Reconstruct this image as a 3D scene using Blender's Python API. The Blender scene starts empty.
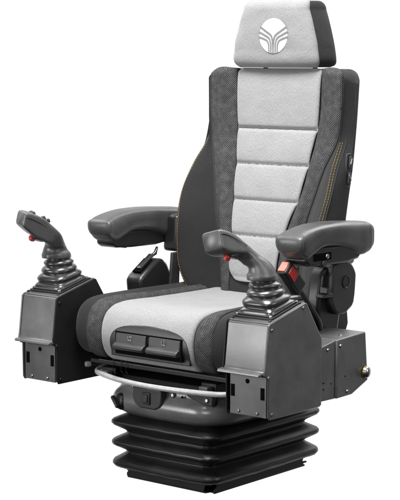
# Operator seat of a construction machine, studio shot on a white backdrop.
# Units: metres.  X = viewer's right, -Y = front of the seat, Z up, floor at z = 0.
import bpy, bmesh, math, random
import numpy as np
from mathutils import Vector, Matrix

random.seed(4)
rng = np.random.default_rng(7)
S = bpy.context.scene
COL = S.collection
PI = math.pi

# ------------------------------------------------------------------ materials
def new_mat(name):
    m = bpy.data.materials.new(name); m.use_nodes = True
    nt = m.node_tree; b = nt.nodes['Principled BSDF']
    return m, nt, b

def N(nt, t, **kw):
    n = nt.nodes.new(t)
    for k, v in kw.items():
        if k in n.inputs: n.inputs[k].default_value = v
        else: setattr(n, k, v)
    return n

def ramp(nt, fac, stops):
    r = nt.nodes.new('ShaderNodeValToRGB'); e = r.color_ramp.elements
    while len(e) > 1: e.remove(e[0])
    e[0].position, e[0].color = stops[0][0], (*stops[0][1], 1)
    for p, c in stops[1:]:
        x = e.new(p); x.color = (*c, 1)
    nt.links.new(fac, r.inputs[0]); return r.outputs[0]

def g(v, t=(1, 1, 1)): return (v*t[0], v*t[1], v*t[2])

def bump(nt, b, h, strength, dist):
    n = N(nt, 'ShaderNodeBump'); n.inputs['Strength'].default_value = strength
    n.inputs['Distance'].default_value = dist
    nt.links.new(h, n.inputs['Height']); nt.links.new(n.outputs[0], b.inputs['Normal'])

def plastic(name, v, rough, grain=900, gstr=.25, spec=.5, var=.25):
    m, nt, b = new_mat(name)
    tc = N(nt, 'ShaderNodeTexCoord')
    big = N(nt, 'ShaderNodeTexNoise', Scale=14.0, Detail=6.0)
    nt.links.new(tc.outputs['Object'], big.inputs['Vector'])
    c = ramp(nt, big.outputs[0], [(.3, g(v*(1-var))), (.7, g(v*(1+var)))])
    nt.links.new(c, b.inputs['Base Color'])
    rr = N(nt, 'ShaderNodeMapRange'); rr.inputs['To Min'].default_value = rough-.07; rr.inputs['To Max'].default_value = rough+.09
    nt.links.new(big.outputs[0], rr.inputs[0]); nt.links.new(rr.outputs[0], b.inputs['Roughness'])
    b.inputs['Specular IOR Level'].default_value = spec
    fine = N(nt, 'ShaderNodeTexNoise', Scale=float(grain), Detail=2.0)
    nt.links.new(tc.outputs['Object'], fine.inputs['Vector'])
    bump(nt, b, fine.outputs[0], gstr, .0006)
    return m

def cloth(name, v, scale=(900, 900), contrast=.18, tint=(1, 1, 1), sheen=.25, bstr=.5):
    """plain woven cloth: fine crossed threads (UV in metres) plus slow mottling"""
    m, nt, b = new_mat(name)
    uv = N(nt, 'ShaderNodeTexCoord')
    mp = N(nt, 'ShaderNodeMapping'); mp.inputs['Scale'].default_value = (scale[0], scale[1], 1)
    nt.links.new(uv.outputs['UV'], mp.inputs['Vector'])
    n1 = N(nt, 'ShaderNodeTexNoise', Scale=1.0, Detail=3.0, Roughness=.7)
    nt.links.new(mp.outputs[0], n1.inputs['Vector'])
    mp2 = N(nt, 'ShaderNodeMapping'); mp2.inputs['Scale'].default_value = (scale[1]*.9, scale[0]*.42, 1); mp2.inputs['Location'].default_value = (3.1, 1.7, 0)
    nt.links.new(uv.outputs['UV'], mp2.inputs['Vector'])
    n3 = N(nt, 'ShaderNodeTexNoise', Scale=1.0, Detail=2.0); nt.links.new(mp2.outputs[0], n3.inputs['Vector'])
    n2 = N(nt, 'ShaderNodeTexNoise', Scale=22.0, Detail=5.0)
    nt.links.new(uv.outputs['UV'], n2.inputs['Vector'])
    m0 = N(nt, 'ShaderNodeMath', operation='MULTIPLY_ADD'); m0.inputs[1].default_value = .22
    nt.links.new(n3.outputs[0], m0.inputs[0]); nt.links.new(n1.outputs[0], m0.inputs[2])
    mx = N(nt, 'ShaderNodeMath', operation='MULTIPLY_ADD'); mx.inputs[1].default_value = .14
    nt.links.new(n2.outputs[0], mx.inputs[0]); nt.links.new(m0.outputs[0], mx.inputs[2])
    c = ramp(nt, mx.outputs[0], [(.47, g(v*(1-contrast), tint)), (.89, g(v*(1+contrast), tint))])
    nt.links.new(c, b.inputs['Base Color'])
    b.inputs['Roughness'].default_value = .92; b.inputs['Specular IOR Level'].default_value = .15
    b.inputs['Sheen Weight'].default_value = sheen; b.inputs['Sheen Roughness'].default_value = .5
    n4 = N(nt, 'ShaderNodeTexNoise', Scale=26.0, Detail=2.0, Distortion=.6); nt.links.new(uv.outputs['UV'], n4.inputs['Vector'])
    m4 = N(nt, 'ShaderNodeMath', operation='MULTIPLY_ADD'); m4.inputs[1].default_value = 2.2
    nt.links.new(n4.outputs[0], m4.inputs[0]); nt.links.new(m0.outputs[0], m4.inputs[2])
    bump(nt, b, m4.outputs[0], bstr, .0014)
    return m

def mesh_cloth(name, dark, light, pitch=.0046):
    """spacer-knit: pale dots on a diagonal lattice (UV in metres)"""
    m, nt, b = new_mat(name)
    uv = N(nt, 'ShaderNodeTexCoord')
    mp = N(nt, 'ShaderNodeMapping'); mp.inputs['Scale'].default_value = (1/pitch, 1/pitch, 1)
    mp.inputs['Rotation'].default_value = (0, 0, math.radians(45))
    nt.links.new(uv.outputs['UV'], mp.inputs['Vector'])
    wob = N(nt, 'ShaderNodeTexNoise', Scale=60.0, Detail=2.0); nt.links.new(uv.outputs['UV'], wob.inputs['Vector'])
    vo = N(nt, 'ShaderNodeTexVoronoi', feature='F1'); vo.inputs['Scale'].default_value = 1.0
    vo.inputs['Randomness'].default_value = .12
    nt.links.new(mp.outputs[0], vo.inputs['Vector'])
    ad = N(nt, 'ShaderNodeMath', operation='MULTIPLY_ADD'); ad.inputs[1].default_value = .28
    nt.links.new(wob.outputs[0], ad.inputs[0]); nt.links.new(vo.outputs['Distance'], ad.inputs[2])
    c = ramp(nt, ad.outputs[0], [(.28, g(light)), (.56, g(dark))])
    nt.links.new(c, b.inputs['Base Color'])
    b.inputs['Roughness'].default_value = .85; b.inputs['Specular IOR Level'].default_value = .2
    inv = N(nt, 'ShaderNodeMath', operation='SUBTRACT'); inv.inputs[0].default_value = 1.0
    nt.links.new(ad.outputs[0], inv.inputs[1])
    bump(nt, b, inv.outputs[0], .6, .0012)
    return m

def coated(name, v, rough=.48, spec=.5, speck=.5):
    """powder-coated sheet steel: orange-peel bump and pale specks"""
    m, nt, b = new_mat(name)
    tc = N(nt, 'ShaderNodeTexCoord')
    n1 = N(nt, 'ShaderNodeTexNoise', Scale=700.0, Detail=3.0, Roughness=.7); nt.links.new(tc.outputs['Object'], n1.inputs['Vector'])
    n2 = N(nt, 'ShaderNodeTexNoise', Scale=16.0, Detail=8.0, Roughness=.65); nt.links.new(tc.outputs['Object'], n2.inputs['Vector'])
    mx = N(nt, 'ShaderNodeMath', operation='MULTIPLY_ADD'); mx.inputs[1].default_value = .75
    nt.links.new(n2.outputs[0], mx.inputs[0]); nt.links.new(n1.outputs[0], mx.inputs[2])
    c = ramp(nt, mx.outputs[0], [(.66, g(v*(1-speck*.8))), (.87, g(v)), (1.0, g(v*(1+speck)))])
    nt.links.new(c, b.inputs['Base Color'])
    rr = N(nt, 'ShaderNodeMapRange'); rr.inputs['To Min'].default_value = rough-.10; rr.inputs['To Max'].default_value = rough+.16
    nt.links.new(n2.outputs[0], rr.inputs[0]); nt.links.new(rr.outputs[0], b.inputs['Roughness'])
    b.inputs['Specular IOR Level'].default_value = spec
    bump(nt, b, n1.outputs[0], .2, .0006)
    return m

def simple(name, col, rough=.5, metal=0.0, spec=.5):
    m, nt, b = new_mat(name)
    tc = N(nt, 'ShaderNodeTexCoord')
    n = N(nt, 'ShaderNodeTexNoise', Scale=120.0, Detail=3.0); nt.links.new(tc.outputs['Object'], n.inputs['Vector'])
    c = ramp(nt, n.outputs[0], [(.3, tuple(x*.85 for x in col)), (.7, tuple(min(1, x*1.12) for x in col))])
    nt.links.new(c, b.inputs['Base Color'])
    b.inputs['Roughness'].default_value = rough; b.inputs['Metallic'].default_value = metal
    b.inputs['Specular IOR Level'].default_value = spec
    return m

M = dict(
    pale=cloth('pale_cloth', .262, (1050, 230), .36, bstr=.55),
    band=cloth('grey_band_cloth', .15, (1500, 330), .2, bstr=.3),
    pale_head=cloth('pale_headrest_cloth', .215, (1050, 230), .38, bstr=.55),
    dark=cloth('charcoal_cloth', .021, (700, 500), .45, sheen=.06),
    mesh=mesh_cloth('spacer_knit', .013, .15, .0034),
    edge=cloth('piping_cloth', .03, (700, 700), .2, sheen=.1),
    thread=simple('ochre_thread', (.30, .19, .045), .7),
    seam=simple('seam_thread', (.10, .10, .10), .9),
    white=simple('white_print', (.53, .53, .525), .8),
    pad=plastic('armrest_skin', .047, .38, 330, .6, .7, .3),
    black=plastic('black_plastic', .012, .34, 1000, .25, .5),
    trim=plastic('grey_plastic', .027, .40, 1000, .25, .45),
    hous=plastic('housing_plastic', .12, .26, 700, .2, .7, .3),
    rubber=plastic('bellows_rubber', .007, .38, 500, .2, .5, .45),
    boot=plastic('boot_rubber', .032, .24, 700, .12, .8, .25),
    grip=plastic('grip_plastic', .055, .36, 600, .4, .75, .2),
    steel=coated('coated_steel', .080, .30, .8, .28),
    steel_shaded=coated('coated_steel_shaded', .007, .5, .35, .3),  # darker copy of the coated steel, shade of inner faces put into colour
    rail=coated('black_steel', .004, .45, .35, .3),
    zinc=simple('zinc', (.42, .42, .41), .32, 1.0),
    brass=simple('brass', (.45, .33, .16), .35, 1.0),
    bar=simple('pale_enamel', (.36, .36, .355), .3),
    hole=simple('dark_opening', (.003, .003, .003), .9, 0, .05),
    red=simple('red_plastic', (.42, .022, .015), .35),
    pink=simple('pale_red_plastic', (.62, .17, .13), .3),
    icon=simple('pale_icon', (.24, .24, .24), .6),
)

# ------------------------------------------------------------------ mesh helpers
def link(name, me, mat, parent=None, bevel=0, seg=2, sub=0, solid=0, angle=40):
    me.name = name
    o = bpy.data.objects.new(name, me); COL.objects.link(o)
    for m in (mat if isinstance(mat, (list, tuple)) else [mat]): me.materials.append(M[m])
    if parent is not None: o.parent = parent
    for p in me.polygons: p.use_smooth = True
    if angle: me.set_sharp_from_angle(angle=math.radians(angle))
    if solid:
        k = o.modifiers.new('solid', 'SOLIDIFY'); k.thickness = solid; k.offset = -1
    if bevel:
        k = o.modifiers.new('bevel', 'BEVEL'); k.width = bevel; k.segments = seg; k.limit_method = 'ANGLE'; k.angle_limit = math.radians(35)
        k.harden_normals = False
    if sub:
        k = o.modifiers.new('sub', 'SUBSURF'); k.levels = sub; k.render_levels = sub
    return o

def from_faces(v, f):
    me = bpy.data.meshes.new('m'); me.from_pydata([tuple(map(float, p)) for p in v], [], f); me.validate(); return me

def recalc(me):
    bm = bmesh.new(); bm.from_mesh(me); bmesh.ops.recalc_face_normals(bm, faces=bm.faces); bm.to_mesh(me); bm.free(); return me

def grid(P, close_u=False, cap=False, uv=True, flip=False, keep=None):
    """P[i][j] -> quad grid; UV = running length in metres.  close_u closes j.  keep(i,j) drops faces"""
    P = np.asarray(P, float); ni, nj = P.shape[:2]
    jn = nj if close_u else nj-1
    F, UVs = [], []
    Q = np.concatenate([P, P[:, :1]], 1) if close_u else P
    du = np.concatenate([np.zeros((ni, 1)), np.cumsum(np.linalg.norm(np.diff(Q, axis=1), axis=2), 1)], 1)
    du = du - du[:, [du.shape[1]//2]]
    dv = np.concatenate([[0], np.cumsum(np.linalg.norm(np.diff(P, axis=0), axis=2).mean(1))])
    for i in range(ni-1):
        for j in range(jn):
            if keep is not None and not keep(i, j): continue
            a, b_, c, d = (i, j), (i, j+1), (i+1, j+1), (i+1, j)
            q = [a, b_, c, d]
            if flip: q = q[::-1]
            F.append([x*nj + (y % nj) for x, y in q]); UVs.append([(du[x, y], dv[x]) for x, y in q])
    V = P.reshape(-1, 3)
    if cap:
        F.append([j for j in range(nj)][::-1] if not flip else list(range(nj)))
        F.append([(ni-1)*nj+j for j in range(nj)] if not flip else [(ni-1)*nj+j for j in range(nj)][::-1])
        UVs += [[(V[k][0], V[k][1]) for k in F[-2]], [(V[k][0], V[k][1]) for k in F[-1]]]
    me = bpy.data.meshes.new('m'); me.from_pydata([tuple(p) for p in V], [], F)
    if uv:
        l = me.uv_layers.new(name='UVMap'); k = 0
        for fu in UVs:
            for c in fu: l.data[k].uv = c; k += 1
    return me

def prism(poly, a0, a1, axis=0):
    """polygon in the plane normal to axis (order of the other two axes) extruded a0..a1"""
    oth = [i for i in range(3) if i != axis]; n = len(poly); V = []
    for a in (a0, a1):
        for p in poly:
            q = [0, 0, 0]; q[axis] = a; q[oth[0]], q[oth[1]] = p; V.append(q)
    F = [list(range(n)), list(range(n, 2*n))] + [[i, (i+1) % n, n+(i+1) % n, n+i] for i in range(n)]
    return recalc(from_faces(V, F))

def box(x0, x1, y0, y1, z0, z1):
    return prism([(y0, z0), (y1, z0), (y1, z1), (y0, z1)], x0, x1, 0)

def join(*mes):
    bm = bmesh.new()
    for m in mes: bm.from_mesh(m)
    me = bpy.data.meshes.new('m'); bm.to_mesh(me); bm.free(); return me

def xform(me, mat): me.transform(mat); return me

def catmull(pts, n):
    """smooth resample of a polyline (n samples per span)"""
    p = np.asarray(pts, float); p = np.vstack([2*p[0]-p[1], p, 2*p[-1]-p[-2]]); out = []
    for i in range(1, len(p)-2):
        a, b_, c, d = p[i-1:i+3]
        for t in np.linspace(0, 1, n, endpoint=False):
            out.append(.5*((2*b_)+(-a+c)*t+(2*a-5*b_+4*c-d)*t*t+(-a+3*b_-3*c+d)*t**3))
    out.append(p[-2]); return np.array(out)

def tube(path, r, seg=10, smooth=0):
    p = catmull(path, smooth) if smooth else np.asarray(path, float)
    n = len(p); R = np.full(n, r) if np.isscalar(r) else np.interp(np.linspace(0, 1, n), np.linspace(0, 1, len(r)), r)
    rings = []; up = np.array([0, 0, 1.0])
    for i in range(n):
        t = p[min(i+1, n-1)]-p[max(i-1, 0)]; t /= np.linalg.norm(t)
        s = np.cross(t, up)
        if np.linalg.norm(s) < .05: s = np.cross(t, [1, 0, 0])
        s /= np.linalg.norm(s); q = np.cross(s, t)
        rings.append([p[i]+R[i]*(math.cos(a)*s+math.sin(a)*q) for a in np.linspace(0, 2*PI, seg, endpoint=False)])
    return recalc(grid(rings, True, True, True))

def lathe(prof, centre, axis=(0, 0, 1), seg=28):
    """prof = [(r, h)...] revolved about axis through centre"""
    rings = [[(r*math.cos(a), r*math.sin(a), h) for a in np.linspace(0, 2*PI, seg, endpoint=False)] for r, h in prof]
    me = recalc(grid(rings, True, True))
    q = Vector((0, 0, 1)).rotation_difference(Vector(axis).normalized())
    return xform(me, Matrix.Translation(centre) @ q.to_matrix().to_4x4())

def screw(parent, loc, axis, r=.0042, mat='zinc'):
    me = lathe([(r*.98, 0), (r, .0012), (r*.85, .0028), (r*.55, .0034), (r*.5, .0018)], loc, axis, 14)
    return link('screw', me, mat, parent)

def superring(cx, cy, hx, hy, n, z, seg=40):
    out = []
    for a in np.linspace(0, 2*PI, seg, endpoint=False):
        c, s = math.cos(a), math.sin(a)
        out.append((cx+hx*math.copysign(abs(c)**(2/n), c), cy+hy*math.copysign(abs(s)**(2/n), s), z))
    return out

def rrect(hx, hy, r, z, cx=0, cy=0, k=8, bow=0.0):
    out = []
    for qx, qy, a0 in ((1, 1, 0), (-1, 1, PI/2), (-1, -1, PI), (1, -1, 1.5*PI)):
        for a in np.linspace(a0, a0+PI/2, k):
            out.append((cx+qx*(hx-r)+r*math.cos(a), cy+qy*(hy-r)+r*math.sin(a), z))
    # extra points on the long sides so they can bow slightly
    res = []
    for i in range(len(out)):
        p, q = np.array(out[i]), np.array(out[(i+1) % len(out)]); res.append(p)
        if np.linalg.norm(p-q) > .03:
            nrm = np.array([(q-p)[1], -(q-p)[0], 0]); nrm /= np.linalg.norm(nrm)
            for t in np.linspace(0, 1, 9)[1:-1]: res.append(p+(q-p)*t+nrm*bow*math.sin(PI*t))
    return np.array(res)

def table(rows):
    """smooth (Hermite) interpolation of a table whose first column is the parameter"""
    A = np.asarray(rows, float); x = A[:, 0]; Y = A[:, 1:]
    d = np.gradient(Y, x, axis=0)
    def f(t):
        t = min(max(t, x[0]), x[-1]); i = min(max(np.searchsorted(x, t)-1, 0), len(x)-2)
        h = x[i+1]-x[i]; s = (t-x[i])/h
        return ((2*s**3-3*s*s+1)*Y[i]+(s**3-2*s*s+s)*h*d[i]+(-2*s**3+3*s*s)*Y[i+1]+(s**3-s*s)*h*d[i+1])
    return f

def lump(x, y, z, amp=1.0):
    """slow unevenness of padded upholstery"""
    return amp*(math.sin(31*x+4*z)+math.sin(23*z+17*y+1.3)+math.sin(41*x-29*z+2.1))/3

def empty(name, loc=(0, 0, 0), parent=None):
    o = bpy.data.objects.new(name, None); COL.objects.link(o); o.location = loc; o.empty_display_size = .05
    if parent is not None: o.parent = parent
    return o

# ------------------------------------------------------------------ the one thing
seat = empty('operator_seat')
seat['label'] = 'grey and black machine operator seat with two joystick consoles on a bellows suspension base'
seat['category'] = 'operator seat'

# ------------------------------------------------------------------ backrest
#            z     yc    hp    xm    Ym    xw    Yw    xs    ys
BT = table([(.36, .100, .066, .100, .140, .150, .110, .170, .150),
            (.42, .108, .068, .112, .140, .186, .092, .200, .158),
            (.47, .116, .071, .117, .141, .207, .087, .216, .163),
            (.52, .125, .075, .120, .141, .213, .088, .223, .168),
            (.59, .148, .088, .136, .146, .214, .094, .226, .176),
            (.655, .172, .102, .152, .160, .219, .116, .226, .190),
            (.72, .190, .110, .168, .176, .210, .152, .225, .207),
            (.78, .205, .118, .188, .196, .201, .194, .220, .224),
            (.84, .213, .124, .196, .200, .203, .203, .217, .236),
            (.94, .216, .127, .198, .202, .206, .206, .214, .248)])
NS = 6
def back_ring(t):
    yc, hp, xm, Ym, xw, Yw, xs, ys = BT(min(t, .94))
    half = [(0, yc), (hp*.6, yc+.0005), (hp, yc+.004), ((hp+xm)/2, (yc+Ym)/2-.006), (xm, Ym),
            ((xm+xw)/2+.002, (Ym+Yw)/2-.006), (xw, Yw), (xs, Yw+.022), (xs+.002, ys-.012), (xs-.010, ys+.014),
            (xs-.06, ys+.045), (0, ys+.06)]
    full = [(-x, y) for x, y in half[:0:-1]] + half
    p = catmull(full, NS)                       # index of half[k] = (11+k)*NS
    z = np.full(len(p), min(t, .94)); ex = max(0, t-.94)
    if ex > 0:                                  # rounded top: ex runs 0..0.02
        a = ex/.02*PI/2; d = .020*(1-math.cos(a)); z = z+.011*math.sin(a)
        cy = (yc+ys)/2+.02
        p = np.stack([p[:, 0]*(1-d/.21), cy+(p[:, 1]-cy)*(1-d/.045)], 1)
    zz = np.clip((t-.86)/.08, 0, 1)**1.3
    e = np.clip((np.abs(p[:, 0])-.168)/.044, 0, 1)
    z = z-.034*zz*(1-np.sqrt(1-.9*e*e))
    return np.stack([p[:, 0], p[:, 1], z], 1)
MID = 11*NS
def bi(k): return int(round((11+k)*NS))

back = None
ts = np.concatenate([np.linspace(.36, .94, 70), .94+.02*np.linspace(0, 1, 9)[1:]])
R0 = [back_ring(t) for t in ts]
body = [r[:-1] for r in R0]     # last point equals the first (back centre)
back = link('backrest', recalc(grid(body, True, True)), 'dark', seat, angle=60)

def patch(u0, u1, t0, t1, nt, off, keep=None, shape=None, step=1, mirror=False):
    """cloth panel lying on the backrest surface between ring positions u0..u1"""
    us = np.linspace(u0, u1, int((u1-u0)*NS*step)+1)
    P = []
    tt = np.linspace(t0, t1, nt)
    for t in tt:
        r = back_ring(t); idx = (11+us)*NS
        lo = np.clip(np.floor(idx).astype(int), 0, len(r)-2); fr = (idx-lo)[:, None]
        P.append(r[lo]*(1-fr)+r[lo+1]*fr)
    P = np.array(P)
    du = np.gradient(P, axis=1); dt = np.gradient(P, axis=0)
    n = np.cross(du, dt); n /= np.linalg.norm(n, axis=2)[:, :, None]
    for i, t in enumerate(tt):
        for j, u in enumerate(us):
            a = off
            if shape: a = shape(u, t)
            P[i, j] += n[i, j]*a
    if mirror: P[:, :, 0] *= -1
    return P, us, tt

SEAMS = (.806, .7195, .633, .549)
def panel_h(u, t):
    h = .0055
    for s in SEAMS: h -= (.0052 if s > .8 else .0042)*math.exp(-((t-s)/.0042)**2)
    for n_, s in enumerate(SEAMS): h += .0007*math.sin(u*23+n_*2.1+2*math.sin(u*5+n_))*math.exp(-((t-s)/.010)**2)
    k = [.945, *SEAMS, .452]                      # each quilted field swells a little
    for a, b_ in zip(k[:-1], k[1:]):
        if b_ <= t <= a: h += .0062*max(0.0, math.sin(PI*(t-b_)/(a-b_)))**.6
    e = (2-abs(u))/.22
    if e < 1: h -= .0048*(1-max(e, 0))**2
    return max(h, .0014)+.0008*lump(u*.06, 0, t)*min(1, max(e, 0))
P, us, tt = patch(-2, 2, .440, .951, 210, 0, shape=panel_h, step=2)
for i, t in enumerate(tt):                        # rounded lower corners
    if t < .475:
        f = math.sqrt(max(0, 1-((.475-t)/.035)**2)); w = .55+.45*f
        c = P[i, len(us)//2].copy(); P[i] = c+(P[i]-c)*w
link('centre_panel', recalc(grid(P)), 'pale', back, solid=.006, angle=70)
for s in SEAMS:                                   # thread lying in each quilting seam
    q, _, _ = patch(-1.93, 1.93, s-.001, s+.001, 3, 0, shape=lambda u, t: panel_h(u, t)+.0002, step=2)
    link('seam', tube(q[1], .0009 if s < .8 else .0014, 6), 'seam', back)
for mir in (False, True):
    def mesh_h(u, t): return .0035+.004*max(0.0, math.sin(PI*min(max((u-2)/2, 0), 1)))**.7-.002*(u < 2.1)-.002*(u > 3.9)+.0005*lump(u*.03, 1, t)
    P, us, tt = patch(2.02, 3.97, .37, .952, 120, 0, shape=mesh_h, step=2, mirror=mir)
    link('mesh_bolster', recalc(grid(P)), 'mesh', back, solid=.004, angle=70)
    P, us, tt = patch(3.9, 4.0, .37, .95, 120, .002, step=20, mirror=mir)
    link('piping', tube(P[:, -1], .0022, 8), 'edge', back)
    # twin rows of ochre stitching along the wing edge
    dash = []
    for u in ((6.02, 6.40) if mir else (5.78, 6.12)):
        P, us, tt = patch(u-.02, u+.02, .38, .785, 130, .0012, step=40, mirror=mir)
        line = P[:, P.shape[1]//2]
        for i in range(0, len(line)-2, 2):
            dash.append(tube([line[i], line[i]*.25+line[i+1]*.75, line[i+1]*.6+line[i+2]*.4], .0005, 5))
    link('stitching', join(*dash), 'thread', back)
    P, us, tt = patch(6.3, 6.4, .38, .785, 90, .0004, step=20, mirror=mir)
    link('wing_piping', tube(P[:, -1], .0016, 8), 'edge', back)
# lumbar switch on the outer side of the wing
sw = link('lumbar_switch', prism([(.172, .676), (.190, .676), (.197, .756), (.181, .756)], .222, .2285, 0), 'black', back, .002)
for z, ax in ((.735, .004), (.697, -.003)):
    link('rocker', prism([(.180+(z-.7)*.1, z-.013), (.190+(z-.7)*.1, z-.015), (.191+(z-.7)*.1, z+.013), (.183+(z-.7)*.1, z+.015)], .228, .2335, 0), 'trim', sw, .002)
    link('rocker_mark', tube([(.2342, .184+(z-.7)*.1+ax, z+.009), (.2345, .186+(z-.7)*.1-ax, z-.004)], .0014, 6), 'icon', sw)

# ------------------------------------------------------------------ headrest
#            z     w     yf
HT = table([(.955, .120, .196), (.968, .1255, .189), (1.0, .1235, .186), (1.04, .114, .186), (1.075, .103, .187), (1.092, .0965, .188)])
def head_ring(t):
    w, yf = HT(min(t, 1.092))
    half = [(0, yf), (w*.5, yf+.001), (w*.86, yf+.007), (w, yf+.019), (w+.008, yf+.048), (w+.007, yf+.076), (w-.010, yf+.097), (w*.5, yf+.106), (0, yf+.108)]
    full = [(-x, y) for x, y in half[:0:-1]]+half
    p = catmull(full, NS); z = np.full(len(p), min(t, 1.092)); ex = max(0, t-1.092)
    if ex > 0:
        a = ex/.03*PI/2; d = .030*(1-math.cos(a)); z = z+.021*math.sin(a)
        cy = yf+.05; p = np.stack([p[:, 0]*(1-d*.35/.1), cy+(p[:, 1]-cy)*(1-d/.055)], 1)
    if t < .968:
        a = (.968-t)/.013; d = .012*(1-math.sqrt(max(0, 1-a*a)))
        cy = yf+.05; p = np.stack([p[:, 0]*(1-d/.125), cy+(p[:, 1]-cy)*(1-d/.05)], 1)
    return np.stack([p[:, 0], p[:, 1], z], 1)
hts = np.concatenate([np.linspace(.955, 1.092, 42), 1.092+.03*np.linspace(0, 1, 10)[1:]])
HR = [head_ring(t) for t in hts]
head = link('headrest', recalc(grid([r[:-1] for r in HR], True, True)), 'dark', seat, angle=60)
HM = 8*NS
def head_patch(u0, u1, t0, t1, nt, off):
    us = np.linspace(u0, u1, int((u1-u0)*NS*2)+1); P = []
    for t in np.linspace(t0, t1, nt):
        r = head_ring(t); idx = (8+us)*NS; lo = np.clip(np.floor(idx).astype(int), 0, len(r)-2); fr = (idx-lo)[:, None]
        P.append(r[lo]*(1-fr)+r[lo+1]*fr)
    P = np.array(P); n = np.cross(np.gradient(P, axis=1), np.gradient(P, axis=0)); n /= np.linalg.norm(n, axis=2)[:, :, None]
    for i in range(P.shape[0]):
        for j, u in enumerate(us):
            P[i, j] += n[i, j]*(off-.0025*max(0, (abs(u)-2.7)/.3)**2+.0008*lump(u*.05, 0, i*.01))
    return P
link('front_cover', recalc(grid(head_patch(-3.05, 3.05, .957, 1.118, 70, .0035))), 'pale_head', head, solid=.005, angle=70)
for mir in (1, -1):
    q = head_patch(3.02, 3.12, .957, 1.117, 50, .0028)[:, -1] * np.array([mir, 1, 1])
    link('piping', tube(q, .0018, 8), 'edge', head)
for x in (-.075, .075):
    link('headrest_post', tube([(x, .262, .90), (x, .262, .975)], .006, 12), 'steel', head)
# printed emblem: white disc cut by grey bands that rise as a trunk and branch to both sides
def head_y(x, z):
    w, yf = HT(min(z, 1.092)); a = abs(x)/w
    return yf+.001*(a/.5)**2 if a < .5 else yf+.001+.006*((a-.5)/.36)**1.5
EC, ER, EX = 1.030, .0420, .009
def emb(nx, nz, lift): 
    x, z = EX+nx*ER, EC+nz*ER
    return (x, head_y(x, z)-.0038-lift, z)
rows = []
for rr in np.linspace(0.001, 1, 14):
    rows.append([emb(rr*math.cos(a), rr*math.sin(a), .0009) for a in np.linspace(0, 2*PI, 64, endpoint=False)])
disc = grid(rows, True)
strips = []
for sgn in (1, -1):
    for pts, w in (([(-.93, .50), (-.55, .27), (-.16, .02), (-.055, -.25), (-.058, -.6), (-.058, -.99)], .058),
                   ([(-1.03, .22), (-.62, .04), (-.29, -.14), (-.19, -.4), (-.18, -.7), (-.18, -.97)], .058),
                   ([(-1.03, -.07), (-.68, -.17), (-.41, -.30), (-.32, -.52), (-.305, -.75), (-.305, -.94)], .058)):
        c = catmull(pts, 8); L, Rr = [], []
        for i in range(len(c)):
            t = c[min(i+1, len(c)-1)]-c[max(i-1, 0)]; t /= np.linalg.norm(t); n = np.array([-t[1], t[0]]); w = .060-.020*min(1, max(0, (-c[i][1]-.1)/.5))
            L.append(emb(sgn*(c[i]+n*w)[0], (c[i]+n*w)[1], .0016)); Rr.append(emb(sgn*(c[i]-n*w)[0], (c[i]-n*w)[1], .0016))
        strips.append(grid([L, Rr]))
em = link('emblem', recalc(disc), 'white', head, angle=0)
link('emblem_bands', recalc(join(*strips)), 'band', head, angle=0)

# ------------------------------------------------------------------ seat cushion
CP = catmull([(-.190, .290), (-.238, .294), (-.262, .313), (-.271, .345), (-.266, .378), (-.246, .402), (-.205, .412),
              (-.10, .414), (0, .413), (.10, .412), (.16, .414)], 7)
CT = np.gradient(CP, axis=0); CT /= np.linalg.norm(CT, axis=1)[:, None]
CN = np.stack([-CT[:, 1], CT[:, 0]], 1)            # outward (front, up)
if CN[30][1] < 0: CN = -CN
def cush(x, d, off=0):
    """profile of the cushion at x, drawn in by d, raised by off"""
    a = abs(x)/.235
    p = CP-CN*d+CN*off
    y = p[:, 0]+.007*a**4*np.clip((.15-p[:, 0])/.4, 0, 1)
    z = p[:, 1]+.012*np.clip((a-.55)/.3, 0, 1)**1.5*np.clip((p[:, 1]-.34)/.07, 0, 1)
    z = z-.006*math.cos(min(a, 1)*PI/2)*np.clip((p[:, 1]-.40)/.02, 0, 1)*np.clip((p[:, 0]+.2)/.1, 0, 1)
    return np.stack([np.full(len(p), x), y, z], 1)
def cush_at(s, off=0):
    """s is signed distance across: |s| beyond .205 rolls over the side"""
    q = abs(s); sg = 1 if s >= 0 else -1
    if q <= .210: return cush(sg*q, 0, off)
    a = min((q-.210)/.055, 1)*PI/2
    return cush(sg*(.210+.035*math.sin(a)), .035*(1-math.cos(a)), off)
ss = np.concatenate([np.linspace(-.265, -.21, 12), np.linspace(-.21, .21, 41)[1:-1], np.linspace(.21, .265, 12)])
G = [cush_at(s) for s in ss]
G = [np.vstack([r, [(r[0][0], .165, .36), (r[0][0], .14, .31), (r[0][0], -.05, .295)]]) for r in G]
cush_me = recalc(grid(G, True, True))
cushion = link('seat_cushion', cush_me, 'dark', seat, angle=60)
def cpanel(s0, s1, n, hmax, i0=2, i1=None, taper=False):
    rows = []
    for s in np.linspace(s0, s1, n):
        e = min(s-s0, s1-s)/.012
        h = hmax-(.006*(1-e)**2 if e < 1 else 0)
        r = cush_at(s, h)[i0:i1]
        if taper:                                  # the knit strip narrows towards the rear
            full = np.stack([cush_at(q, h)[i0:i1] for q in (s0, s)]) if s0 > 0 else np.stack([cush_at(q, h)[i0:i1] for q in (s1, s)])
            k = (1-.55*np.clip((r[:, 1]+.25)/.2, 0, 1)*np.clip((r[:, 2]-.36)/.04, 0, 1))[:, None]
            r[:, 0] = (full[0]+(full[1]-full[0])*k)[:, 0]
        r[:, 2] += np.array([.0012*lump(p[0], p[1], p[2]) for p in r])*np.clip((r[:, 2]-.39)/.03, 0, 1)
        r[:, 1] += np.array([.0012*lump(p[0]*1.3, p[2], p[1]) for p in r])*np.clip((.40-r[:, 2])/.03, 0, 1)
        rows.append(r)
    return np.transpose(np.array(rows), (1, 0, 2))
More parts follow.
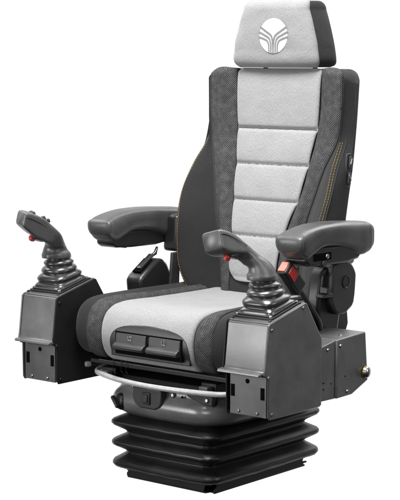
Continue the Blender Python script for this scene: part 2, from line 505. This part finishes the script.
link('centre_panel', recalc(grid(cpanel(-.138, .138, 60, .007))), 'pale', cushion, solid=.006, angle=70)
for a, b_ in ((-.188, -.139), (.139, .188)):
    link('mesh_bolster', recalc(grid(cpanel(a, b_, 22, .006, taper=True))), 'mesh', cushion, solid=.005, angle=70)
    e = cpanel(a, b_, 22, .003, taper=True)[:, 0 if a < 0 else -1]
    link('piping', tube(e, .002, 8), 'edge', cushion)

# adjuster block let into the cushion front: surround and two pull flaps
adj = empty('cushion_adjuster', (0, 0, 0), seat)
def front_y(z): 
    k = np.argsort(CP[:32, 1]); return float(np.interp(z, CP[:32, 1][k], CP[:32, 0][k]))
top = catmull([(.116, .305), (.1165, .335), (.108, .358), (.088, .372), (.05, .380), (0, .383)], 8)
zs = np.linspace(.305, .3825, 24); rows = []
zt = top[:, 1]; xt = top[:, 0]
for z in zs:
    w = float(np.interp(z, zt, xt)); rows.append([(.012+w*c, front_y(max(z, .318))-.0095-.0015*(1-c*c), z) for c in np.linspace(-1, 1, 30)])
link('surround', recalc(grid(rows)), 'trim', adj, bevel=.0025, solid=.012, angle=60)
for k, (x0, x1) in enumerate(((-.080, .010), (.019, .110))):
    yb = -.2830
    link('gap_shade', box(x0-.004, x1+.003, yb, yb+.02, .3125, .3635), 'hole', adj)  # black plate painted in for the shadow gap around the flap
    fl = link('pull_flap', prism([(yb-.003, .3605), (yb-.0045, .340), (yb-.011, .3375), (yb-.0165, .333), (yb-.0165, .3275), (yb-.012, .3235), (yb+.001, .322), (yb+.001, .316), (yb+.012, .316), (yb+.012, .3605)], x0, x1, 0), 'trim', adj, .0022, 3)
    xc = (x0+x1)/2
    if k == 0:
        ic = [tube([(xc-.006, yb-.0052, .356), (xc-.005, yb-.0052, .347), (xc+.003, yb-.0052, .347)], .0009, 5), tube([(xc-.002, yb-.0052, .355), (xc+.006, yb-.0052, .355), (xc+.003, yb-.0052, .348)], .0009, 5)]
    else:
        ic = [tube([(xc-.006, yb-.0052, .356), (xc-.005, yb-.0052, .347), (xc+.005, yb-.0052, .347), (xc+.006, yb-.0052, .354)], .0009, 5), tube([(xc+.001, yb-.0052, .355), (xc+.004, yb-.0052, .358)], .0009, 5)]
    link('icon', join(*ic), 'icon', adj)

# ------------------------------------------------------------------ armrests
def armrest(s):
    A = empty('armrest', (0, 0, 0), seat)
    rows = []
    #        y      top    bottom  xin   xout
    AT = table([(-.137, .583, .574, .262, .306), (-.134, .588, .563, .252, .316), (-.124, .595, .549, .247, .320), (-.105, .602, .536, .246, .321),
                (-.085, .606, .542, .246, .321), (-.055, .610, .555, .246, .321), (.0, .612, .557, .246, .321), (.05, .611, .548, .246, .321),
                (.10, .608, .533, .246, .321), (.14, .605, .530, .247, .320), (.158, .602, .538, .249, .318), (.167, .594, .550, .254, .313), (.170, .584, .562, .264, .304)])
    for y in np.concatenate([np.linspace(-.137, -.115, 12), np.linspace(-.11, .14, 44), np.linspace(.145, .170, 12)]):
        t, b_, xi, xo = AT(y); cx, hx, cz, hz = (xi+xo)/2, (xo-xi)/2, (t+b_)/2, (t-b_)/2
        y += .010*max(0, min(1, (.1-y)/.1))
        r = []
        for a in np.linspace(0, 2*PI, 48, endpoint=False):
            c, q = math.cos(a), math.sin(a); n = 4.2
            X = cx+hx*math.copysign(abs(c)**(2/n), c); Z = cz+hz*math.copysign(abs(q)**(2/n), q)
            if q > 0: X = cx+(X-cx)*(1-.10*abs(q)**3)
            if abs(c) > .5: X -= math.copysign(.0025, c)*math.exp(-((Z-(cz-.3*hz+.05*y))/.006)**2)*min(1, max(0, (.135-y)/.03))
            r.append((s*X, y, Z))
        rows.append(r)
    link('pad', recalc(grid(rows, True, True)), 'pad', A, angle=50)
    # carrier below the pad with its thumbwheel
    prof = [(-.098, .545), (-.098, .530), (-.085, .5225), (-.03, .519), (.06, .518), (.105, .523), (.12, .535), (.05, .560), (-.06, .562)]
    cr = link('carrier', prism(prof, s*.256, s*.315, 0), 'black', A, .006, 3)
    link('thumbwheel', lathe([(.007, -.02), (.0085, -.018), (.0085, .018), (.007, .02)], (s*.297, -.03, .524), (1, 0, 0)), 'trim', cr)
    link('slot', box(*sorted((s*.3162, s*.310)), -.070, -.005, .532, .548), 'hole', cr)
    screw(cr, (s*.3162, -.022, .540), (s, 0, 0), .006)
    # link to the backrest
    link('pivot_block', prism([(.085, .50), (.17, .50), (.175, .575), (.15, .592), (.09, .592)], s*.215, s*.262, 0), 'black', A, .01, 3)
    return A
armrest(1); armrest(-1)

# recliner cover at the viewer's right of the backrest
cov = [(.050, .425), (.058, .500), (.075, .515), (.105, .518), (.130, .508), (.147, .488), (.150, .470), (.142, .415), (.120, .398), (.105, .392), (.070, .396)]
cov = [tuple(p) for p in catmull(cov+cov[:1], 3)[:-1]]
rc = link('recliner_cover', prism(cov, .248, .279, 0), 'trim', seat, .009, 4)
link('column', prism([(.050, .505), (.034, .486), (.024, .43), (.022, .36), (.10, .34), (.116, .41), (.12, .50)], .226, .262, 0), 'black', rc, .008, 3)
link('round_cap', lathe([(.0155, 0), (.0155, .0012), (.0135, .0016), (.0125, .0005)], (.279, .107, .466), (1, 0, 0)), 'black', rc)
link('latch', join(box(.268, .290, .018, .034, .448, .462), box(.262, .284, .010, .05, .438, .447)), 'trim', rc, .002)
screw(rc, (.262, .036, .492), (.6, -.8, 0), .007, 'trim')
screw(rc, (.262, .024, .378), (.6, -.8, 0), .005)
# hinge strap at the other side of the backrest
link('hinge_strap', prism([(.060, .40), (.095, .40), (.100, .50), (.070, .50)], -.222, -.214, 0), 'trim', seat, .002)

# ------------------------------------------------------------------ belt buckle and retractor
bk = empty('belt_buckle', (0, 0, 0), seat)
ax = np.array([-.02, -.70, .71]); ax /= np.linalg.norm(ax)      # the case points up and forward
q = Vector((0, 0, 1)).rotation_difference(Vector(ax)).to_matrix().to_4x4()
top_p = np.array([.268, -.117, .522])
def on_buckle(me): return xform(me, Matrix.Translation(Vector(top_p)) @ q)
link('stalk', tube([top_p-ax*.07, top_p-ax*.09, (.270, -.022, .425), (.271, .012, .385), (.271, .022, .350)], .0055, 10, 6), 'trim', bk)
bd = link('case', on_buckle(box(-.012, .012, -.018, .018, -.078, .0)), 'black', bk, .004, 3)
link('release_button', on_buckle(box(-.0095, .0095, -.014, .012, -.002, .0035)), 'pink', bd, .0015)
link('side_button', on_buckle(box(.0115, .0135, -.011, .013, -.040, -.010)), 'red', bd, .001)

rt = empty('belt_retractor', (0, 0, 0), seat)
hs = link('case', prism([(-.018, .405), (-.022, .438), (-.012, .448), (.045, .484), (.064, .485), (.082, .470), (.100, .440), (.104, .405)], -.290, -.240, 0), 'black', rt, .008, 3)
link('belt_slot', prism([(-.006, .4535), (.038, .4815), (.036, .485), (-.008, .457)], -.278, -.252, 0), 'hole', hs)
link('webbing', prism([(.004, .461), (.052, .4915), (.050, .495), (.002, .4645)], -.274, -.258, 0), 'edge', hs)
link('tongue', prism([(.050, .487), (.066, .492), (.072, .511), (.069, .512), (.060, .499), (.049, .494)], -.268, -.262, 0), 'zinc', hs, .001)
screw(hs, (-.265, .004, .4655), (0, -.5, .86), .005)

# ------------------------------------------------------------------ consoles and joysticks
def console(s):
    c = empty('control_console', (0, 0, 0), seat)
    xi, xo = .2515, .367                          # inner and outer side (mirrored by s)
    X = lambda a, b_: (s*a, s*b_)
    # box body (top slopes up to the rear)
    body = [(-.290, .226), (-.118, .226), (-.112, .372), (-.168, .4515), (-.290, .420)]
    link('body', prism(body, *X(xi+.004, xo-.004), 0), 'steel_shaded', c, .002)
    side = [(-.3005, .2285), (-.296, .2205), (-.116, .2205), (-.109, .224), (-.109, .372), (-.165, .4555), (-.170, .4575), (-.296, .4265), (-.3015, .4225), (-.3125, .335), (-.3165, .318), (-.3015, .308)]
    link('side_plate', prism(side, *X(xo-.005, xo), 0), 'steel', c, .0028, 3)
    link('side_plate', prism(side, *X(xi+.004, xi), 0), 'steel_shaded', c, .0018, 2)  # inner plate coloured dark for the shadow on that side
    # folded front cover with a lip at its foot
    fc = [(-.2945, .4245), (-.298, .4215), (-.3095, .330), (-.3135, .3245), (-.327, .3225), (-.328, .3170), (-.310, .3175), (-.303, .324), (-.290, .4185)]
    link('front_cover', prism(fc, *X(xi+.0042, xo-.0042), 0), 'steel', c, .0016, 2)
    lip = [(-.3145, .3247), (-.329, .3227), (-.330, .3165), (-.312, .3172)]
    link('cover_lip', prism(lip, *X(xi-.001, xo-.0045), 0), 'steel', c, .0016, 2)
    lp = link('lower_panel', prism([(-.2985, .2235), (-.2985, .3120), (-.288, .3120), (-.288, .2235)], *X(xi+.010, xo-.008), 0), 'steel', c, .0012)
    xc = (xi+xo)/2
    for dx in (-.040, .040):
        link('slot', box(*sorted(X(xc+dx-.0052, xc+dx+.0052)), -.2996, -.295, .262, .288), 'hole', lp)  # dark slab on the panel, colour stands for the shaded depth
        xm_ = min(X(xc+dx-.0052, xc+dx+.0052))
        link('slot_lit_wall', box(xm_, xm_+.0016, -.2999, -.296, .2628, .288), 'steel_shaded', lp)  # raised strip painted as the slot's faintly lit inner wall
    link('hole', lathe([(.0052, 0), (.0052, .0010)], (s*xc, -.2985, .2985), (0, -1, 0), 16), 'hole', lp)
    for dx in (-.024, .026): screw(lp, (s*(xc+dx), -.2985, .232), (0, -1, 0), .0042)
    # top plate
    tn = Vector((0, -.25, 1)).normalized()
    tp = link('top_plate', prism([(-.2955, .4228), (-.168, .4548), (-.1688, .4588), (-.2960, .4268)], *X(xi+.0042, xo-.0042), 0), 'steel', c, .0012)
    zt = lambda y: .4268+(y+.296)*.2516
    for dx, y in ((-.049, -.286), (.049, -.286), (.049, -.180), (-.049, -.180)): screw(tp, (s*(xc+dx), y, zt(y)), tn, .0036, 'black')
    for y, z in ((-.291, .412), (-.180, .447), (-.302, .312), (-.290, .232)): screw(c, (s*xo, y, z), (s, 0, 0), .0040, 'steel')
    for y, z in ((-.291, .412), (-.302, .312), (-.290, .232)): screw(c, (s*xi, y, z), (-s, 0, 0), .0040, 'steel_shaded')
    for y, z in ((-.098, .270), (-.098, .256)): link('hole', lathe([(.0018, 0), (.0018, .0006)], (s*(xo-.003), y, z), (s, 0, 0), 10), 'hole', c)
    # rear box behind the console
    ex = empty('console_extension', (0, 0, 0), seat)
    link('front_bracket', prism([(-.1085, .230), (-.0545, .2285), (-.0545, .3595), (-.1085, .3505)], *X(.262, xo-.0035), 0), 'steel', ex, .002)
    bx = link('box', prism([(-.0525, .2285), (.008, .2295), (.071, .253), (.060, .3655), (-.0525, .3605)], *X(.264, xo), 0), 'steel', ex, .003, 3)
    for y, z in ((-.040, .346), (-.012, .240), (-.083, .342)): screw(bx, (s*(xo if y > -.05 else xo-.0035), y, z), (s, 0, 0), .0042)
    for x, y in ((.333, -.062), (.345, .012)): screw(bx, (s*x, y-.02, .3615), (0, 0, 1), .004)
    for y, z in ((-.020, .275), (-.070, .265)): link('hole', lathe([(.0018, 0), (.0018, .0006)], (s*(xo if y > -.05 else xo-.0035), y, z), (s, 0, 0), 10), 'hole', bx)
    kn = link('release_knob', lathe([(.0105, 0), (.0125, .003), (.0130, .007), (.0110, .011), (.006, .0132), (.001, .0138)], (s*xo, .056, .274), (s, .15, 0), 24), 'zinc', ex)
    link('knob_ring', lathe([(.0135, 0), (.0142, .0025), (.0135, .005)], (s*xo, .056, .274), (s, .15, 0), 24), 'brass', kn)
    return c

def joystick(s):
    j = empty('joystick', (0, 0, 0), seat)
    bx, by = s*.309, -.230
    tilt = math.atan(.2516)
    T = Matrix.Translation((bx, by, .4438)) @ Matrix.Rotation(tilt, 4, 'X')
    pl = xform(grid([rrect(.051, .054, .006, z) for z in (0.0, .004)], True, True), T)
    bp = link('base_plate', recalc(pl), 'black', j, .001)
    pl = xform(grid([rrect(.0465, .049, .008, z) for z in (.0042, .008)], True, True), T)
    link('gasket', recalc(pl), 'boot', bp, .001)
    for dx, dy in ((-.044, -.047), (.044, -.047), (.044, .047), (-.044, .047)):
        p = T @ Vector((dx, dy, .0042)); screw(bp, p, T.to_3x3() @ Vector((0, 0, 1)), .0038, 'zinc')
    # folded boot: square foot turning into round folds
    rows = []
    #        z     r     squareness  dy
    BR = [(.449, .0465, .9), (.455, .0450, .85), (.460, .0400, .6), (.4640, .0435, .35), (.4690, .0445, .3), (.4740, .0405, .2), (.4775, .0365, .1),
          (.4815, .0400, .05), (.4860, .0405, 0), (.4900, .0365, 0), (.4930, .0315, 0), (.4965, .0345, 0), (.5005, .0350, 0), (.5045, .0310, 0), (.5075, .0265, 0),
          (.5110, .0285, 0), (.5150, .0280, 0), (.519, .024, 0)]
    zz = catmull([(a, b_, c) for a, b_, c in BR], 4)
    for z, r, sq in zz:
        n = 2+5*max(0, sq); f = (z-.449)/.07; ring = superring(bx, by, r, r*1.03, n, z, 48)
        sh = (1-f)*.2516
        rows.append([(p[0]-s*.003*f, p[1]-.008*f, p[2]+(p[1]-by)*sh) for p in ring])
    link('boot', recalc(grid(rows, True, True)), 'boot', j, angle=0)
    # grip: hammer-head handle leaning forward and inward
    #      F(y,z)         B(y,z)      half-width  exponent
    st = [(-.050, .003, .027, .001, .029, 2.1), (-.050, .011, .025, .010, .030, 2.1), (-.046, .020, .017, .020, .026, 2.2), (-.045, .031, .006, .036, .0205, 2.4), (-.052, .041, -.011, .053, .020, 2.6),
          (-.063, .048, -.032, .074, .0205, 3.2), (-.076, .0525, -.055, .0895, .0225, 5), (-.098, .0590, -.084, .1035, .0245, 7), (-.118, .067, -.109, .1125, .0250, 7), (-.135, .076, -.132, .1175, .0250, 7),
          (-.1455, .0825, -.1455, .1175, .0245, 7), (-.1490, .0865, -.1492, .1140, .0215, 6)]
    if s > 0:   # this grip is held lower: slimmer head, hollow underneath
        st = st[:4]+[(-.050, .043, -.013, .051, .0195, 2.4), (-.058, .055, -.034, .071, .0185, 3.0), (-.072, .0615, -.055, .0875, .0195, 4.5), (-.096, .0640, -.084, .1020, .0225, 6), (-.118, .065, -.109, .1110, .0240, 7),
                     (-.135, .068, -.132, .1160, .0245, 7), (-.1455, .0725, -.1455, .1165, .0240, 7), (-.1490, .0770, -.1492, .1130, .0215, 6)]
    st = catmull(st, 5); rows = []
    yaw_, lean_, droop = (.12, .50, -.03) if s > 0 else (.36, .56, .0)
    my, mz = [(p[0]+p[2])/2 for p in st][::-1], [(p[1]+p[3])/2 for p in st][::-1]
    roll_ = .22 if s > 0 else -.42
    def turn(x, y, z):
        # the head is turned a little outwards about the top of the neck, the whole grip leans inwards
        f = min(max((-.045-y)/.035, 0), 1); a = s*yaw_*f
        zc = float(np.interp(y, my, mz)); r = roll_*min(max((-.045-y)/.04, 0), 1); hz_ = z-zc
        x, z = x*math.cos(r)+hz_*math.sin(r), zc+hz_*math.cos(r)-x*math.sin(r)
        z -= droop*max(0, -.07-y)
        dy = y+.055
        x, y = x*math.cos(a)-dy*math.sin(a), -.055+dy*math.cos(a)+x*math.sin(a)
        l = -s*lean_*min(max((z-.016)/.030, 0), 1); h = z-.020
        x, z = x*math.cos(l)+h*math.sin(l), .020+h*math.cos(l)-x*math.sin(l)
        return (bx-s*.003+x, by-.002+y, .508+z)
    for fy, fz, by_, bz, w, n in st:
        F, B = np.array([fy, fz]), np.array([by_, bz]); c = (F+B)/2; h = (B-F)/2
        r = []
        if s < 0: w *= 1-.14*min(max((-.06-fy)/.03, 0), 1)
        for a in np.linspace(0, 2*PI, 64, endpoint=False):
            ca, sa = math.cos(a), math.sin(a)
            p = c+h*math.copysign(abs(ca)**(2/n), ca); x = w*math.copysign(abs(sa)**(2/n), sa)
            r.append(turn(x, p[0], p[1]))
        rows.append(r)
    gp = link('grip', recalc(grid(rows, True, True)), 'grip', j, angle=0)
    def on(y, z, dx=0): return turn(dx, y, z)
    # seam round the head, thumb switches on top, trigger pocket with its red trigger below
    for dx in (-1, 1):
        link('parting_line', tube([on(-.147, .105, dx*(.0240-.0034*(s < 0))), on(-.133, .1045, dx*(.0252-.0034*(s < 0))), on(-.11, .098, dx*(.0250-.0034*(s < 0))), on(-.085, .088, dx*(.0236-.0030*(s < 0))), on(-.058, .075, dx*.0208)], .0007, 5, 4), 'hole', gp)
    for y, z, dx in ((-.122, .1150, .006), (-.120, .1145, -.008), (-.090, .1065, .004), (-.072, .1005, -.006)):
        link('thumb_switch', lathe([(.0062, -.004), (.0062, .0018), (.005, .0036), (.002, .004)], on(y, z, dx), (0, -.35, 1), 16), 'black', gp)
    link('trigger_pocket', xform(lathe([(.0185, -.001), (.0185, .002), (.0165, .003)], (0, 0, 0), (0, 0, 1), 28), Matrix.Translation(on(-.094, .0565 if s < 0 else .0625)) @ Matrix.Rotation(PI+math.radians(-20), 4, 'X') @ Matrix.Diagonal((.85, 1.1, 1, 1))), 'black', gp)
    link('trigger', xform(lathe([(.008, -.002), (.009, .004), (.007, .009), (.002, .0105)], (0, 0, 0), (0, 0, 1), 20), Matrix.Translation(on(-.106, .0600 if s < 0 else .0625)) @ Matrix.Rotation(PI+math.radians(-20), 4, 'X') @ Matrix.Diagonal((.8, 1, 1, 1))), 'red', gp)
    return j
for s in (1, -1): console(s); joystick(s)

# ------------------------------------------------------------------ under the cushion: frame plate, slide rails, pull bar, lever
fr = link('seat_frame', box(-.20, .215, -.243, .14, .272, .283), 'rail', seat, .002)
link('front_edge', tube([(-.17, -.2445, .2825), (.215, -.2445, .2825)], .0014, 6), 'steel', fr)
link('cross_member', box(-.245, .245, -.10, .05, .228, .262), 'rail', fr, .003)
for s in (-1, 1):
    r = link('slide_rail', box(s*.15-.022, s*.15+.022, -.235, .17, .238, .2655), 'rail', seat, .003)
    link('inner_rail', box(s*.15-.012, s*.15+.012, -.255, .18, .246, .259), 'steel', r, .002)
hb = link('pull_bar', tube([(-.19, -.06, .262), (-.196, -.15, .258), (-.199, -.205, .254), (-.185, -.236, .252), (-.15, -.256, .252), (-.08, -.282, .252), (.0, -.297, .252), (.08, -.297, .252), (.16, -.286, .252), (.215, -.268, .252), (.236, -.235, .254), (.240, -.15, .258)], .0062, 12, 8), 'bar', seat)
lv = link('side_lever', tube([(-.225, -.222, .262), (-.19, -.16, .264), (-.15, -.08, .268)], .0042, 10, 4), 'rail', seat)
link('lever_tip', lathe([(.001, -.008), (.006, -.006), (.0072, 0), (.006, .006), (.001, .008)], (-.226, -.2235, .262), (-.3, -.9, 0), 16), 'bar', lv)
for x in (-.125, -.10, -.085):                # small return springs hanging under the front edge
    link('spring_hook', tube([(x, -.245, .290), (x+.002, -.248, .276), (x-.001, -.246, .266), (x+.003, -.245, .260)], .0010, 6, 4), 'rail', fr)

# ------------------------------------------------------------------ suspension
sp = empty('suspension', (0, 0, 0), seat)
HZ = [(.237, .150, .190), (.2355, .160, .200), (.232, .163, .203), (.222, .164, .204), (.214, .166, .208), (.204, .172, .2175), (.190, .175, .222), (.176, .173, .219), (.164, .164, .208), (.154, .145, .188), (.150, .120, .16)]
hz = catmull(HZ, 4)
hous = link('housing', recalc(grid([rrect(b_, c, .075, a, 0, -.018, 10, .004) for a, b_, c in hz], True, True)), 'hous', sp, angle=50)
link('top_tray', recalc(grid([rrect(.166, .206, .07, z, 0, -.018, 10) for z in (.238, .252)], True, True)), 'rail', sp, .003)
kb = link('weight_knob', lathe([(.020, 0), (.020, .010), (.016, .018), (.014, .019)], (-.112, -.222, .188), (-.30, -.95, .05), 20), 'black', hous, .001)
link('knob_grip', xform(box(-.004, .004, -.017, .017, 0, .010), Matrix.Translation((-.118, -.241, .189)) @ Vector((0, 0, 1)).rotation_difference(Vector((-.30, -.95, .05)).normalized()).to_matrix().to_4x4() @ Matrix.Rotation(.6, 4, 'Z')), 'black', kb, .002)
pn = link('switch_panel', prism([(-.066, .234), (.022, .234), (.022, .202), (.016, .192), (.002, .185), (-.042, .185), (-.060, .194), (-.066, .208)], -.247, -.225, 1), 'trim', hous, .004, 3)
link('rocker_frame', box(-.034, -.010, -.2505, -.24, .196, .224), 'black', pn, .002)
link('rocker', box(-.029, -.015, -.2535, -.247, .201, .219), 'trim', pn, .002)
for x, y, z in ((.040, -.229, .222), (-.085, -.222, .228), (.138, -.2265, .222), (.07, -.2285, .2215)):
    screw(hous, (x, y, z), (.1*x, -1, .1), .0062 if x != .07 else .003, 'zinc' if x != .07 else 'hole')
link('mount_tab', prism([(.078, .234), (.156, .234), (.154, .209), (.12, .212), (.08, .224)], -.2265, -.215, 1), 'trim', hous, .003)
# bellows: three sharp ridges with hollow folds between
rows = []
BZ = [(.160, .126, .180, .03), (.153, .136, .191, .03), (.1425, .157, .2125, .034), (.1385, .1605, .2160, .035), (.1340, .1605, .2160, .035), (.1300, .1580, .2130, .035), (.117, .137, .192, .03), (.111, .133, .188, .03), (.106, .136, .191, .03),
      (.0945, .157, .2125, .034), (.0905, .1600, .2155, .035), (.0860, .1600, .2155, .035), (.0820, .1575, .2130, .035), (.070, .137, .192, .03), (.065, .133, .188, .03), (.060, .137, .192, .03),
      (.047, .157, .2120, .036), (.042, .1595, .2150, .038), (.037, .1595, .2150, .038), (.032, .156, .211, .038), (.027, .146, .200, .032), (.0245, .134, .186, .03), (.024, .12, .17, .03)]
for z, a, b_, r in BZ: rows.append(rrect(a, b_, r, z, 0, -.020, 9, .003)+np.array([[0, 0, .0009*math.sin(9*q+z*60)] for q in range(len(rrect(a, b_, r, z, 0, -.020, 9, .003)))])*(.02 < z < .15)*.6)
bl = link('bellows', recalc(grid(rows, True, True)), 'rubber', sp, .0012, 2, angle=25)
# base plate with turned-up flanges and a notch at the front corner
bp = link('base_plate', prism([(-.128, -.195), (.108, -.195), (.112, -.182), (.118, -.182), (.128, -.187), (.128, .158), (-.128, .158)], 0.0, .004, 2), 'rail', sp)
link('riser', box(-.122, .106, -.178, .15, .004, .026), 'rail', bp)
link('flange', prism([(-.128, .004), (.106, .004), (.110, .018), (.120, .020), (.120, .030), (-.128, .030), (-.128, .018), (-.124, .016), (-.128, .012)], -.198, -.194, 1), 'rail', bp, .001)
link('flange', prism([(-.188, .003), (.150, .003), (.150, .008), (.163, .008), (.163, .012), (.146, .014), (.150, .020), (.150, .032), (-.180, .032), (-.180, .016), (-.188, .010)], .1265, .1305, 0), 'rail', bp, .001)

# ------------------------------------------------------------------ camera
cam = bpy.data.cameras.new('camera'); co = bpy.data.objects.new('camera', cam); COL.objects.link(co)
yaw = math.radians(39.6); pit = math.atan(200/1718)
fw = Vector((-math.sin(yaw)*math.cos(pit), math.cos(yaw)*math.cos(pit), -math.sin(pit)))
co.location = (2.5177, -3.1264, .9960)
co.rotation_euler = fw.to_track_quat('-Z', 'Y').to_euler()
cam.sensor_fit = 'HORIZONTAL'; cam.sensor_width = 36; cam.lens = 36*1718/400
cam.clip_start = .05; cam.clip_end = 100
S.camera = co

# ------------------------------------------------------------------ studio: white backdrop all round behind, dimmer room in front, soft boxes
w = bpy.data.worlds.new('World'); S.world = w; w.use_nodes = True
nt = w.node_tree; bg = nt.nodes['Background']
tc = N(nt, 'ShaderNodeTexCoord')
dp = N(nt, 'ShaderNodeVectorMath', operation='DOT_PRODUCT'); dp.inputs[1].default_value = (-math.sin(yaw), math.cos(yaw), 0)
nt.links.new(tc.outputs['Generated'], dp.inputs[0])
mr = N(nt, 'ShaderNodeMapRange', interpolation_type='SMOOTHSTEP')
mr.inputs['From Min'].default_value = .25; mr.inputs['From Max'].default_value = .62
mr.inputs['To Min'].default_value = .05; mr.inputs['To Max'].default_value = 1.06
nt.links.new(dp.outputs['Value'], mr.inputs[0])
sx = N(nt, 'ShaderNodeSeparateXYZ'); nt.links.new(tc.outputs['Generated'], sx.inputs[0])
dn = N(nt, 'ShaderNodeMapRange', interpolation_type='SMOOTHSTEP')
dn.inputs['From Min'].default_value = -.75; dn.inputs['From Max'].default_value = -.45; dn.inputs['To Min'].default_value = .25; dn.inputs['To Max'].default_value = 1.0
nt.links.new(sx.outputs['Z'], dn.inputs[0])
ml = N(nt, 'ShaderNodeMath', operation='MULTIPLY'); nt.links.new(mr.outputs[0], ml.inputs[0]); nt.links.new(dn.outputs[0], ml.inputs[1])
nt.links.new(ml.outputs[0], bg.inputs['Color'])
bg.inputs['Strength'].default_value = 1.0

def lamp(name, loc, aim, size, power, sy=None):
    l = bpy.data.lights.new(name, 'AREA'); l.shape = 'RECTANGLE'; l.size = size; l.size_y = sy or size; l.energy = power
    o = bpy.data.objects.new(name, l); COL.objects.link(o); o.location = loc
    o.rotation_euler = (Vector(aim)-Vector(loc)).to_track_quat('-Z', 'Y').to_euler()
lamp('softbox_overhead', (.35, -.75, 2.4), (0, -.1, .5), .8, 97)
lamp('softbox_front', (1.0, -2.6, 1.1), (.1, 0, .55), .8, 20)
lamp('softbox_low', (-.95, -2.3, .62), (.3, -.3, .35), .95, 32)
lamp('softbox_side', (2.8, .2, 1.6), (.1, 0, .5), 1.0, 26, 1.6)
lamp('softbox_rear', (.3, 1.5, 2.3), (.1, -.1, .4), 1.3, 34)
lamp('softbox_left', (-1.5, -.4, 2.0), (0, -.2, .4), .8, 16)

S.view_settings.view_transform = 'Standard'; S.view_settings.look = 'None'
S.view_settings.exposure = 0; S.view_settings.gamma = 1
S.render.film_transparent = False
S.cycles.max_bounces = 6
